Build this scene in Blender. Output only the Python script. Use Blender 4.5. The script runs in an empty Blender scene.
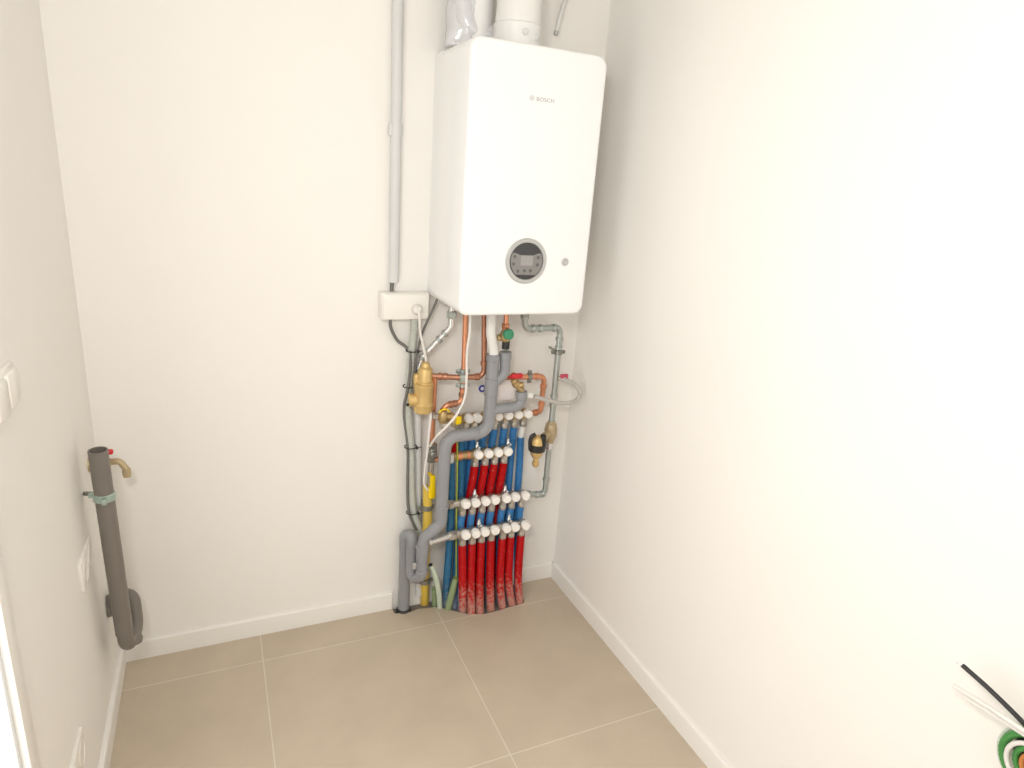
import bpy, bmesh, math, random
from mathutils import Vector, Matrix, noise

random.seed(4)
SC = bpy.context.scene
COL = SC.collection
V = Vector
PI = math.pi

# ------------------------------------------------------------------ camera
cam_data = bpy.data.cameras.new('camera')
cam_data.sensor_width = 36.0
cam_data.lens = 36.0 * 654.24 / 1024.0
cam_data.clip_start = 0.02
cam = bpy.data.objects.new('camera', cam_data)
COL.objects.link(cam)
Rm = Matrix(((0.912143, 0.058161, -0.405725), (-0.403729, 0.298248, -0.864900), (0.070703, 0.952715, 0.295525)))
cam.matrix_world = Matrix.Translation((0.31944, -1.99228, 1.51481)) @ Rm.to_4x4()
SC.camera = cam

# ------------------------------------------------------------------ exposure, world, big lights
SC.view_settings.view_transform = 'Standard'
SC.view_settings.look = 'None'
SC.view_settings.gamma = 1.0
SC.view_settings.use_curve_mapping = False
SC.view_settings.exposure = 0.03

world = bpy.data.worlds.new('world')
SC.world = world
world.use_nodes = True
bg = world.node_tree.nodes['Background']
bg.inputs['Color'].default_value = (0.985, 0.965, 0.945, 1)
bg.inputs['Strength'].default_value = 3.05

def area(name, loc, target, sx, sy, power, col):
    l = bpy.data.lights.new(name, 'AREA')
    l.shape = 'RECTANGLE'
    l.size, l.size_y = sx, sy
    l.energy = power
    l.color = col
    o = bpy.data.objects.new(name, l)
    COL.objects.link(o)
    o.location = loc
    o.rotation_euler = (V(target) - V(loc)).to_track_quat('-Z', 'Y').to_euler()
    return o

DOOR0, DOOR1 = -0.935, -1.80          # doorway in the left wall (y range)
area('doorway_portal', (-0.20, -1.37, 1.03), (1.0, -1.37, 1.03), 0.86, 2.04, 1.0, (1, 1, 1)).data.cycles.is_portal = True
area('added_window_portal', (0.75, -3.15, 1.60), (0.75, 0.0, 1.60), 0.9, 1.0, 1.0, (1, 1, 1)).data.cycles.is_portal = True  # sampling portal at the added window behind the camera
area('camera_flash', (0.16, -1.92, 1.80), (1.05, 0.0, 0.9), 0.20, 0.20, 9.5, (1.0, 0.98, 0.95))

# ------------------------------------------------------------------ materials (all procedural)
def principled(name, col, rough=0.5, metal=0.0, var=0.0, scale=8.0, bump=0.0, bscale=60.0, spec=0.5, coat=0.0, trans=0.0, col2=None):
    m = bpy.data.materials.new(name)
    m.use_nodes = True
    nt = m.node_tree
    b = nt.nodes['Principled BSDF']
    b.inputs['Base Color'].default_value = (*col, 1)
    b.inputs['Roughness'].default_value = rough
    b.inputs['Metallic'].default_value = metal
    b.inputs['Specular IOR Level'].default_value = spec
    b.inputs['Coat Weight'].default_value = coat
    b.inputs['Transmission Weight'].default_value = trans
    tc = nt.nodes.new('ShaderNodeTexCoord')
    if var or col2:
        n = nt.nodes.new('ShaderNodeTexNoise')
        n.inputs['Scale'].default_value = scale
        n.inputs['Detail'].default_value = 4
        nt.links.new(tc.outputs['Object'], n.inputs['Vector'])
        mx = nt.nodes.new('ShaderNodeMix')
        mx.data_type = 'RGBA'
        mx.inputs[6].default_value = (*[c * (1 - var) for c in col], 1)
        mx.inputs[7].default_value = (*(col2 or [min(1, c * (1 + var)) for c in col]), 1)
        nt.links.new(n.outputs['Fac'], mx.inputs[0])
        nt.links.new(mx.outputs[2], b.inputs['Base Color'])
    if bump:
        n2 = nt.nodes.new('ShaderNodeTexNoise')
        n2.inputs['Scale'].default_value = bscale
        n2.inputs['Detail'].default_value = 3
        nt.links.new(tc.outputs['Object'], n2.inputs['Vector'])
        bp = nt.nodes.new('ShaderNodeBump')
        bp.inputs['Strength'].default_value = bump
        bp.inputs['Distance'].default_value = 0.002
        nt.links.new(n2.outputs['Fac'], bp.inputs['Height'])
        nt.links.new(bp.outputs['Normal'], b.inputs['Normal'])
    return m

M_wall = principled('cream_paint', (0.905, 0.880, 0.835), 0.75, var=0.012, scale=3, bump=0.08, bscale=140, spec=0.25)
M_ceil = principled('ceiling_paint', (0.93, 0.92, 0.89), 0.85, var=0.01, scale=3, spec=0.2)
M_trim = principled('white_trim_paint', (0.89, 0.865, 0.82), 0.4, var=0.01, scale=9)
M_door = principled('white_lacquer', (0.84, 0.86, 0.87), 0.25, var=0.01, scale=4)
M_screed = principled('raw_screed', (0.23, 0.205, 0.18), 0.95, var=0.25, scale=30, bump=0.6, bscale=90)
M_boiler = principled('white_enamel', (0.90, 0.90, 0.89), 0.22, var=0.006, scale=3, coat=0.15)
M_boiler_dk = principled('boiler_underside', (0.45, 0.45, 0.44), 0.5, var=0.05)
M_rim = principled('silver_plastic', (0.50, 0.50, 0.49), 0.35, metal=0.3, var=0.03)
M_disp = principled('dark_glass', (0.045, 0.045, 0.047), 0.28, var=0.05)
M_ctrl = principled('grey_control_plate', (0.25, 0.245, 0.235), 0.4, metal=0.2, var=0.04)
M_lcd = principled('grey_screen', (0.34, 0.325, 0.31), 0.3, var=0.35, scale=18)
M_btn = principled('dark_button', (0.12, 0.12, 0.12), 0.4, var=0.05)
M_print = principled('pale_grey_print', (0.48, 0.48, 0.48), 0.5, var=0.02)
M_white = principled('white_plastic', (0.82, 0.81, 0.78), 0.35, var=0.015)
M_cap = principled('cream_cap_plastic', (0.93, 0.90, 0.85), 0.35, var=0.03, scale=40)
M_socket = principled('ivory_switch_plastic', (0.88, 0.85, 0.785), 0.3, var=0.01)
M_cableW = principled('white_cable_jacket', (0.80, 0.77, 0.73), 0.45, var=0.02)
M_cableG = principled('grey_cable_jacket', (0.16, 0.155, 0.145), 0.55, var=0.06)
M_black = principled('black_rubber', (0.018, 0.018, 0.018), 0.5, var=0.2, bump=0.2)
M_pvc = principled('grey_drain_plastic', (0.29, 0.295, 0.31), 0.38, var=0.05, scale=12)
M_pvcW = principled('warm_grey_drain_plastic', (0.20, 0.18, 0.157), 0.45, var=0.05, scale=14)
M_condG = principled('pale_grey_conduit', (0.52, 0.54, 0.49), 0.5, var=0.05, scale=20)
M_condL = principled('light_grey_conduit', (0.68, 0.68, 0.67), 0.5, var=0.03)
M_mint = principled('mint_conduit', (0.55, 0.62, 0.50), 0.5, var=0.06, scale=30)
M_green = principled('green_conduit', (0.27, 0.35, 0.18), 0.5, var=0.12, scale=40)
M_green2 = principled('bright_green_conduit', (0.06, 0.26, 0.06), 0.42, var=0.15, scale=40)
M_greenK = principled('green_knob', (0.05, 0.30, 0.16), 0.4, var=0.08)
M_earth = principled('earth_wire', (0.60, 0.55, 0.05), 0.45, var=0.1, col2=(0.22, 0.42, 0.07), scale=70)
M_gas = principled('yellow_gas_sleeve', (0.78, 0.55, 0.09), 0.4, var=0.08, scale=30)
M_yel = principled('yellow_handle', (0.88, 0.62, 0.0), 0.35, var=0.05)
M_redK = principled('red_lever', (0.62, 0.02, 0.03), 0.4, var=0.06)
M_pink = principled('faded_red_handle', (0.55, 0.07, 0.12), 0.4, var=0.06)
M_blueK = principled('blue_ring', (0.05, 0.06, 0.38), 0.4, var=0.06)
M_copper = principled('copper', (0.72, 0.33, 0.19), 0.36, metal=0.75, var=0.16, scale=40)
M_copperD = principled('aged_copper', (0.44, 0.21, 0.13), 0.42, metal=0.7, var=0.25, scale=45)
M_brass = principled('brass', (0.70, 0.50, 0.21), 0.42, metal=0.5, var=0.1, scale=50)
M_brassD = principled('dull_brass', (0.50, 0.36, 0.17), 0.42, metal=0.7, var=0.2, scale=60)
M_tan = principled('tan_brass', (0.52, 0.42, 0.26), 0.45, metal=0.5, var=0.15, scale=50)
M_chrome = principled('bright_steel', (0.78, 0.78, 0.77), 0.26, metal=0.8, var=0.06, scale=30)
M_steel = principled('galvanised_steel', (0.47, 0.51, 0.49), 0.36, metal=0.75, var=0.12, scale=45)
M_nickel = principled('nickel_fitting', (0.52, 0.48, 0.43), 0.32, metal=0.75, var=0.12, scale=60)
M_clampS = principled('zinc_clamp', (0.30, 0.30, 0.27), 0.4, metal=0.7, var=0.2, scale=80)
M_clampT = principled('turquoise_zinc_clamp', (0.42, 0.53, 0.48), 0.35, metal=0.5, var=0.2, scale=90)
M_hose = principled('braided_hose', (0.50, 0.475, 0.445), 0.45, var=0.12, scale=120)
M_card = principled('paper_tag', (0.92, 0.85, 0.82), 0.8, var=0.03)
M_orange = principled('orange_wire', (0.55, 0.20, 0.05), 0.45, var=0.05)
M_film = principled('plastic_film', (0.66, 0.66, 0.67), 0.16, var=0.03, bump=0.9, bscale=38)
M_duct = principled('white_duct', (0.80, 0.79, 0.77), 0.4, var=0.02)
M_dustpaint = principled('plaster_dust', (0.55, 0.5, 0.45), 0.9, var=0.2)

def dusty(name, base, dust, z_top, amount):
    """coloured corrugated conduit smeared with screed dust near its foot (dirt lies on the lower end)"""
    m = principled(name, base, 0.45, spec=0.18)
    nt = m.node_tree
    b = nt.nodes['Principled BSDF']
    ge = nt.nodes.new('ShaderNodeNewGeometry')
    sx = nt.nodes.new('ShaderNodeSeparateXYZ')
    nt.links.new(ge.outputs['Position'], sx.inputs[0])
    mr = nt.nodes.new('ShaderNodeMapRange')
    mr.inputs[1].default_value = z_top; mr.inputs[2].default_value = 0.0
    mr.inputs[3].default_value = 0.0; mr.inputs[4].default_value = 1.0
    nt.links.new(sx.outputs['Z'], mr.inputs[0])
    n = nt.nodes.new('ShaderNodeTexNoise')
    n.inputs['Scale'].default_value = 75; n.inputs['Detail'].default_value = 6; n.inputs['Roughness'].default_value = 0.7
    nt.links.new(ge.outputs['Position'], n.inputs['Vector'])
    ad = nt.nodes.new('ShaderNodeMath'); ad.operation = 'MULTIPLY_ADD'
    ad.inputs[1].default_value = amount
    nt.links.new(mr.outputs[0], ad.inputs[0]); nt.links.new(n.outputs['Fac'], ad.inputs[2])
    rp = nt.nodes.new('ShaderNodeValToRGB')
    rp.color_ramp.elements[0].position = 0.60; rp.color_ramp.elements[0].color = (0, 0, 0, 1)
    rp.color_ramp.elements[1].position = 0.78; rp.color_ramp.elements[1].color = (1, 1, 1, 1)
    nt.links.new(ad.outputs[0], rp.inputs[0])
    mx = nt.nodes.new('ShaderNodeMix'); mx.data_type = 'RGBA'
    mx.inputs[6].default_value = (*base, 1); mx.inputs[7].default_value = (*dust, 1)
    nt.links.new(rp.outputs[0], mx.inputs[0])
    nt.links.new(mx.outputs[2], b.inputs['Base Color'])
    return m

M_red = dusty('red_conduit_plastic', (0.47, 0.002, 0.003), (0.50, 0.25, 0.20), 0.17, 0.30)
M_blue = dusty('blue_conduit_plastic', (0.050, 0.21, 0.47), (0.30, 0.32, 0.42), 0.20, 0.40)
M_teal = dusty('dark_blue_conduit_plastic', (0.035, 0.16, 0.30), (0.25, 0.28, 0.36), 0.15, 0.30)

def floor_material():
    m = principled('beige_floor_tile', (0.44, 0.36, 0.275), 0.42, spec=0.35)
    nt = m.node_tree
    b = nt.nodes['Principled BSDF']
    L = nt.links.new
    tc = nt.nodes.new('ShaderNodeNewGeometry')
    mp = nt.nodes.new('ShaderNodeVectorMath'); mp.operation = 'SUBTRACT'
    mp.inputs[1].default_value = (TILEX, TILEY, 0)
    L(tc.outputs['Position'], mp.inputs[0])
    bk = nt.nodes.new('ShaderNodeTexBrick')
    bk.offset = 0.0
    bk.inputs['Scale'].default_value = 1.0
    bk.inputs['Brick Width'].default_value = 0.6
    bk.inputs['Row Height'].default_value = 0.6
    bk.inputs['Mortar Size'].default_value = 0.0016
    bk.inputs['Mortar Smooth'].default_value = 0.2
    bk.inputs['Color1'].default_value = (0.575, 0.485, 0.375, 1)
    bk.inputs['Color2'].default_value = (0.59, 0.50, 0.388, 1)
    bk.inputs['Mortar'].default_value = (0.72, 0.66, 0.57, 1)
    L(mp.outputs[0], bk.inputs['Vector'])
    n = nt.nodes.new('ShaderNodeTexNoise')
    n.inputs['Scale'].default_value = 5; n.inputs['Detail'].default_value = 7; n.inputs['Roughness'].default_value = 0.6
    L(tc.outputs['Position'], n.inputs['Vector'])
    rp = nt.nodes.new('ShaderNodeValToRGB')
    rp.color_ramp.elements[0].position = 0.3; rp.color_ramp.elements[0].color = (0.92, 0.915, 0.91, 1)
    rp.color_ramp.elements[1].position = 0.75; rp.color_ramp.elements[1].color = (1.05, 1.05, 1.05, 1)
    L(n.outputs['Fac'], rp.inputs[0])
    mu = nt.nodes.new('ShaderNodeMix'); mu.data_type = 'RGBA'; mu.blend_type = 'MULTIPLY'
    mu.inputs[0].default_value = 1.0
    L(bk.outputs['Color'], mu.inputs[6]); L(rp.outputs[0], mu.inputs[7])
    L(mu.outputs[2], b.inputs['Base Color'])
    return m
TILEX, TILEY = 0.391 - 0.6 * 4, -0.129 - 0.6 * 8
M_floor = floor_material()

# ------------------------------------------------------------------ mesh helpers
def sharpen(bm, ang=38):
    lim = math.radians(ang)
    for f in bm.faces: f.smooth = True
    for e in bm.edges:
        if len(e.link_faces) == 2 and e.calc_face_angle(0) > lim: e.smooth = False

def set_props(o, label=None, cat=None, group=None, kind=None):
    if label: o['label'] = label
    if cat: o['category'] = cat
    if group: o['group'] = group
    if kind: o['kind'] = kind
    return o

def obj(name, bm, mat, parent=None, label=None, cat=None, group=None, kind=None):
    """one mesh object from a bmesh that was drawn in room coordinates"""
    bmesh.ops.recalc_face_normals(bm, faces=bm.faces)
    sharpen(bm)
    if parent is None:
        xs = [v.co.x for v in bm.verts]; ys = [v.co.y for v in bm.verts]; zs = [v.co.z for v in bm.verts]
        org = V(((min(xs) + max(xs)) / 2, (min(ys) + max(ys)) / 2, min(zs)))
        loc = org
    else:
        org, p = V((0, 0, 0)), parent
        while p: org += p.location; p = p.parent
        loc = V((0, 0, 0))
    bmesh.ops.translate(bm, verts=bm.verts, vec=-org)
    me = bpy.data.meshes.new(name)
    bm.to_mesh(me); bm.free()
    me.materials.append(mat)
    o = bpy.data.objects.new(name, me)
    COL.objects.link(o)
    o.location = loc
    if parent: o.parent = parent
    return set_props(o, label, cat, group, kind)

def thing(name, loc, label, cat, group=None):
    o = bpy.data.objects.new(name, None)
    COL.objects.link(o)
    o.empty_display_size = 0.05
    o.location = loc
    return set_props(o, label, cat, group)

def B(): return bmesh.new()

def fillet(pts, r, n=7):
    pts = [V(p) for p in pts]
    if not r or len(pts) < 3: return pts
    out = [pts[0]]
    for i in range(1, len(pts) - 1):
        a, p, c = pts[i - 1], pts[i], pts[i + 1]
        d1, d2 = (a - p), (c - p)
        l1, l2 = d1.length, d2.length
        d1.normalize(); d2.normalize()
        th = d1.angle(d2)
        if th > PI - 0.02: out.append(p); continue
        rr = r[i - 1] if isinstance(r, (list, tuple)) else r
        t = rr / math.tan(th / 2)
        t = min(t, l1 * 0.49, l2 * 0.49)
        rr = t * math.tan(th / 2)
        bis = (d1 + d2).normalized()
        cen = p + bis * (rr / math.sin(th / 2))
        s, e = p + d1 * t - cen, p + d2 * t - cen
        ang = s.angle(e)
        for k in range(n + 1):
            u = k / n
            out.append(cen + (s * math.sin((1 - u) * ang) + e * math.sin(u * ang)) / math.sin(ang))
    out.append(pts[-1])
    return out

def smooth_path(pts, n=10):
    """Catmull-Rom through the points, for hanging cables"""
    pts = [V(p) for p in pts]
    P = [pts[0] * 2 - pts[1]] + pts + [pts[-1] * 2 - pts[-2]]
    out = []
    for i in range(1, len(P) - 2):
        a, b, c, d = P[i - 1:i + 3]
        for k in range(n):
            t = k / n
            out.append(0.5 * ((2 * b) + (c - a) * t + (2 * a - 5 * b + 4 * c - d) * t * t + (3 * b - a - 3 * c + d) * t ** 3))
    out.append(pts[-1])
    return out

def resample(pts, step):
    out = [pts[0].copy()]; carry = 0.0
    for a, b in zip(pts, pts[1:]):
        L = (b - a).length
        if L < 1e-9: continue
        s = step - carry
        while s <= L:
            out.append(a.lerp(b, s / L)); s += step
        carry = L - (s - step)
    if (out[-1] - pts[-1]).length > step * 0.3: out.append(pts[-1].copy())
    return out

def sweep(bm, path, r, seg=14, closed_ends=True, rf=None):
    """tube along a path; rf(s, total) gives a radius factor"""
    path = [V(p) for p in path]
    clean = [path[0]]
    for p in path[1:]:
        if (p - clean[-1]).length > 1e-5: clean.append(p)
    path = clean
    tot = sum((b - a).length for a, b in zip(path, path[1:]))
    t0 = (path[1] - path[0]).normalized()
    up = V((0, 0, 1)) if abs(t0.z) < 0.9 else V((0, 1, 0))
    nrm = (up - t0 * up.dot(t0)).normalized()
    rings, s = [], 0.0
    for i, p in enumerate(path):
        if i == 0: t = t0
        elif i == len(path) - 1: t = (path[-1] - path[-2]).normalized()
        else: t = ((path[i + 1] - p).normalized() + (p - path[i - 1]).normalized()).normalized()
        nrm = (nrm - t * nrm.dot(t)).normalized()
        bn = t.cross(nrm)
        if i: s += (p - path[i - 1]).length
        rr = r * (rf(s, tot) if rf else 1)
        rings.append([bm.verts.new(p + (nrm * math.cos(a) + bn * math.sin(a)) * rr) for a in [2 * PI * k / seg for k in range(seg)]])
    for A, Bq in zip(rings, rings[1:]):
        for k in range(seg):
            bm.faces.new((A[k], A[(k + 1) % seg], Bq[(k + 1) % seg], Bq[k]))
    if closed_ends:
        bm.faces.new(rings[0][::-1]); bm.faces.new(rings[-1])
    return bm

def tube(pts, r, fr=0.0, seg=16, bm=None):
    return sweep(bm or B(), fillet(pts, fr), r, seg)

def cable(pts, r, seg=10, n=10, bm=None):
    return sweep(bm or B(), smooth_path(pts, n), r, seg)

def corrugated(pts, r, pitch=0.006, amp=0.07, seg=14, n=10, bm=None):
    p = resample(smooth_path(pts, n), pitch / 4)
    return sweep(bm or B(), p, r, seg, rf=lambda s, t: 1 + amp * math.cos(2 * PI * s / pitch))

def lathe(bm, base, axis, prof, seg=24):
    """prof: list of (distance along the axis, radius)"""
    base, ax = V(base), V(axis).normalized()
    up = V((0, 0, 1)) if abs(ax.z) < 0.9 else V((1, 0, 0))
    n1 = (up - ax * up.dot(ax)).normalized(); n2 = ax.cross(n1)
    rings = []
    for h, r in prof:
        rings.append([bm.verts.new(base + ax * h + (n1 * math.cos(a) + n2 * math.sin(a)) * max(r, 1e-5)) for a in [2 * PI * k / seg for k in range(seg)]])
    for A, Bq in zip(rings, rings[1:]):
        for k in range(seg):
            bm.faces.new((A[k], A[(k + 1) % seg], Bq[(k + 1) % seg], Bq[k]))
    bm.faces.new(rings[0][::-1]); bm.faces.new(rings[-1])
    return bm

def lat(base, axis, prof, seg=24): return lathe(B(), base, axis, prof, seg)

def hexnut(bm, base, axis, h, r):
    base, ax = V(base), V(axis).normalized()
    return lathe(bm, base, axis, [(0, r * .9), (h * .12, r), (h * .88, r), (h, r * .9)], 6)

def box(bm, lo, hi, bev=0.0, seg=2):
    lo, hi = V(lo), V(hi)
    r = bmesh.ops.create_cube(bm, size=1.0)
    vs = r['verts']
    for v in vs:
        v.co = V(((lo.x + hi.x) / 2 + v.co.x * (hi.x - lo.x), (lo.y + hi.y) / 2 + v.co.y * (hi.y - lo.y), (lo.z + hi.z) / 2 + v.co.z * (hi.z - lo.z)))
    if bev:
        es = list({e for v in vs for e in v.link_edges})
        bmesh.ops.bevel(bm, geom=es, offset=bev, segments=seg, profile=0.5, affect='EDGES')
    return bm

def bx(lo, hi, bev=0.0, seg=2): return box(B(), lo, hi, bev, seg)

def prism(bm, outline, y0, y1, inset=0.0, round_steps=4):
    """outline in (x, z), extruded from y0 (back) to y1 (front); the front edge is rounded by inset"""
    n = len(outline)
    cx = sum(p[0] for p in outline) / n; cz = sum(p[1] for p in outline) / n
    w = max(p[0] for p in outline) - min(p[0] for p in outline); h = max(p[1] for p in outline) - min(p[1] for p in outline)
    rings = []
    lv = [(y0, 0.0)]
    if inset:
        for k in range(round_steps + 1):
            a = PI / 2 * k / round_steps
            lv.append((y1 + inset * (1 - math.sin(a)), inset * (1 - math.cos(a))))
    else: lv.append((y1, 0.0))
    for y, ins in lv:
        rings.append([bm.verts.new((cx + (x - cx) * (1 - 2 * ins / w), y, cz + (z - cz) * (1 - 2 * ins / h))) for x, z in outline])
    for A, Bq in zip(rings, rings[1:]):
        for k in range(n): bm.faces.new((A[k], A[(k + 1) % n], Bq[(k + 1) % n], Bq[k]))
    bm.faces.new(rings[0][::-1]); bm.faces.new(rings[-1])
    return bm

def rrect(x0, x1, z0, z1, r, n=6):
    out = []
    for cx, cz, a0 in ((x1 - r, z1 - r, 0), (x0 + r, z1 - r, 90), (x0 + r, z0 + r, 180), (x1 - r, z0 + r, 270)):
        for k in range(n + 1):
            a = math.radians(a0 + 90 * k / n)
            out.append((cx + r * math.cos(a), cz + r * math.sin(a)))
    return out

def collar(bm, p, d, length, r, lip=0.0015):
    d = V(d).normalized()
    return lathe(bm, V(p) - d * length / 2, d, [(0, r - lip), (lip, r), (length - lip, r), (length, r - lip)], 18)

def clip(bm, p, d, r, w=0.012, to=None):
    """pipe clamp: band round the pipe, two screw ears, stud to the wall"""
    p = V(p); d = V(d).normalized()
    lathe(bm, p - d * w / 2, d, [(0, r + .0015), (.0015, r + .003), (w - .0015, r + .003), (w, r + .0015)], 20)
    side = V((1, 0, 0)) if abs(d.x) < .8 else V((0, 0, 1))
    for s in (-1, 1):
        c = p + side * s * (r + .007)
        box(bm, c - V((.007, .004, .006)), c + V((.007, .004, .006)), .0015)
        sweep(bm, [c + V((0, -.009, 0)), c + V((0, .007, 0))], .0028, 8)
    if to is not None: sweep(bm, [p + (V(to) - p).normalized() * r, to], .004, 10)
    return bm

def fittings(name, pts, spec, r, mat, parent, L=.014):
    """press-fit collars, each a part of its pipe"""
    for a, b, t in spec:
        A, Bq = V(pts[a]), V(pts[b])
        obj(name, collar(B(), A.lerp(Bq, t), Bq - A, L, r), mat, parent)

# ------------------------------------------------------------------ the setting
T = 0.012            # baseboard thickness: wall faces stand this far behind the baseboards
W = 1.491
CEIL, YB = 2.55, -3.0
EX = 0.12            # wall thickness
HOLE = [(0.840, 0.02), (0.842, -0.030), (0.895, -0.038), (0.930, -0.030), (1.000, -0.040), (1.055, -0.086), (1.095, -0.118), (1.150, -0.134), (1.200, -0.132), (1.260, -0.126), (1.312, -0.122), (1.324, -0.106), (1.328, 0.02)]
bm = B()
ol = [(-T - EX, YB - EX), (W + T + EX, YB - EX), (W + T + EX, 0.02), *reversed(HOLE), (-T - EX, 0.02)]
top = [bm.verts.new((x, y, 0)) for x, y in ol]
bot = [bm.verts.new((x, y, -0.011)) for x, y in ol]
bm.faces.new(top); bm.faces.new(bot[::-1])
for k in range(len(ol)): bm.faces.new((top[k], top[(k + 1) % len(ol)], bot[(k + 1) % len(ol)], bot[k]))
floor = obj('floor', bm, M_floor, kind='structure')
obj('screed_bed', bx((0.70, -0.30, -0.09), (1.45, 0.012, -0.012)), M_screed, floor)

obj('ceiling', bx((-T - EX, YB - EX, CEIL), (W + T + EX, T + EX, CEIL + .1)), M_ceil, kind='structure')
obj('wall_back', bx((-T - EX, T, -.09), (W + T + EX, T + EX, CEIL)), M_wall, kind='structure')
obj('wall_right', bx((W + T, YB - EX, -.09), (W + T + EX, T, CEIL)), M_wall, kind='structure')
bm = B()                                           # left wall with the doorway cut out
box(bm, (-T - EX, DOOR0, -.09), (-T, T, CEIL))
box(bm, (-T - EX, YB - EX, -.09), (-T, DOOR1, CEIL))
box(bm, (-T - EX, DOOR1, 2.06), (-T, DOOR0, CEIL))
obj('wall_left', bm, M_wall, kind='structure')
bm = B()                                           # front wall behind the camera, its unseen window added for fill daylight
box(bm, (-T, YB - EX, -.09), (W + T, YB, 1.1))
box(bm, (-T, YB - EX, 2.1), (W + T, YB, CEIL))
box(bm, (-T, YB - EX, 1.1), (0.3, YB, 2.1))
box(bm, (1.2, YB - EX, 1.1), (W + T, YB, 2.1))
obj('wall_front', bm, M_wall, kind='structure')
bm = B()
for lo, hi in (((0.3, YB - .07, 1.1), (0.35, YB - .02, 2.1)), ((1.15, YB - .07, 1.1), (1.2, YB - .02, 2.1)), ((0.35, YB - .07, 1.1), (1.15, YB - .02, 1.15)), ((0.35, YB - .07, 2.05), (1.15, YB - .02, 2.1))):
    box(bm, lo, hi, .004)
obj('added_window_1', bm, M_trim, kind='structure')

def skirting(name, p0, p1, nrm, h=0.066):
    """baseboard with a small rounded top lip"""
    p0, p1, nrm = V(p0), V(p1), V(nrm)
    prof = [(0, 0), (-T, 0), (-T, h)] + [(-T + .006 * 1 + .006 * math.sin(a), h - .006 + .006 * math.cos(a)) for a in (0, .4, .8, 1.2, PI / 2)]
    bm = B()
    A = [bm.verts.new(p0 + nrm * a + V((0, 0, z))) for a, z in prof]
    Bq = [bm.verts.new(p1 + nrm * a + V((0, 0, z))) for a, z in prof]
    n = len(prof)
    for k in range(n): bm.faces.new((A[k], A[(k + 1) % n], Bq[(k + 1) % n], Bq[k]))
    bm.faces.new(A[::-1]); bm.faces.new(Bq)
    return obj(name, bm, M_trim, kind='structure')

skirting('baseboard_back', (0, 0, 0), (0.840, 0, 0), (0, -1, 0))
skirting('baseboard_back_short', (1.235, 0, 0), (W, 0, 0), (0, -1, 0))
skirting('baseboard_right', (W, 0, 0), (W, YB, 0), (-1, 0, 0))
skirting('baseboard_left', (0, 0, 0), (0, DOOR0 + .045, 0), (1, 0, 0))

# doorway: lining and casing, the jamb catching the daylight from the next room
bm = B()
box(bm, (-T - EX - .01, DOOR0 - .018, 0), (-T + .002, DOOR0 + .001, 2.06), .002)
box(bm, (-T - EX - .01, DOOR1 - .001, 0), (-T + .002, DOOR1 + .018, 2.06), .002)
box(bm, (-T - EX - .01, DOOR1, 2.04), (-T + .002, DOOR0, 2.061), .002)
door = obj('door_1', bm, M_door, kind='structure')
bm = B()
box(bm, (-T, DOOR0 - .006, 0), (-T + .014, DOOR0 + .040, 2.10), .004)
box(bm, (-T, DOOR1 - .040, 0), (-T + .014, DOOR1 + .006, 2.10), .004)
box(bm, (-T, DOOR1 - .04, 2.055), (-T + .014, DOOR0 + .04, 2.10), .004)
obj('casing', bm, M_trim, door)

# ------------------------------------------------------------------ wall-hung boiler
BX0, BX1, BZ0, BZ1, BY = 0.934, 1.331, 1.1455, 1.855, -0.300
boiler = thing('wall_boiler', (1.131, T, BZ0), 'white wall-hung gas boiler with round grey display above the pipework', 'boiler')
obj('casing', prism(B(), rrect(BX0, BX1, BZ0, BZ1, .028), -0.045, BY, .010), M_boiler, boiler)
obj('back_frame', prism(B(), rrect(BX0 + .004, BX1 - .004, BZ0 + .006, BZ1 - .004, .006), T, -0.047), M_boiler, boiler)
obj('bottom_plate', bx((BX0 + .03, -0.26, BZ0 - .006), (BX1 - .03, -0.02, BZ0 + .004), .003), M_boiler_dk, boiler, label='grey bottom plate')
DC = V((1.1285, BY, 1.3015))
rim = obj('display_rim', lat(DC + V((0, .004, 0)), (0, -1, 0), [(0, .064), (.006, .064), (.009, .061), (.009, .053), (.0055, .052), (.0055, .0)], 48), M_rim, boiler, label='silver ring round the display')
scr = obj('display_panel', lat(DC + V((0, -.0008, 0)), (0, -1, 0), [(0, .0515), (.0018, .0515), (.0026, .050), (.0026, .0)], 48), M_disp, boiler, label='dark round display panel')
# grey control plate: a disc slice with raised wings
def disc_pt(a, r): return (DC.x + r * math.cos(a), DC.z + r * math.sin(a))
ol = [disc_pt(math.radians(a), .0495) for a in range(207, 334, 6)]
R0 = .0495
ol = []
for a in range(-52, 29, 6): ol.append(disc_pt(math.radians(a), R0))
ol += [(DC.x + .034, DC.z + .022), (DC.x + .021, DC.z + .017), (DC.x - .021, DC.z + .017), (DC.x - .034, DC.z + .022)]
for a in range(152, 233, 6): ol.append(disc_pt(math.radians(a), R0))
plate = obj('control_plate', prism(B(), ol, BY - .003, BY - .0052, .0006, 2), M_ctrl, boiler, label='grey control plate with buttons')
obj('screen', prism(B(), rrect(DC.x - .019, DC.x + .019, DC.z - .012, DC.z + .0155, .002), BY - .005, BY - .0058, .0004, 2), M_lcd, plate, label='small grey screen')
for dx, dz in ((-.0385, .0125), (-.041, -.008), (.035, .011), (.034, -.0095), (-.005, -.0265), (.0135, -.0265), (-.026, -.028)):
    c = V((DC.x + dx, BY - .0048, DC.z + dz))
    obj('button', lat(c, (0, -1, 0), [(0, .0048), (.0016, .0048), (.0022, .0038), (.0014, .0026), (.0014, 0)], 16), M_btn, plate)
obj('lock_button', lat((1.254, BY + .002, 1.301), (0, -1, 0), [(0, .011), (.004, .011), (.0055, .009), (.0035, .006), (.0035, .0)], 24), M_rim, boiler, label='small grey round lock')

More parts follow.
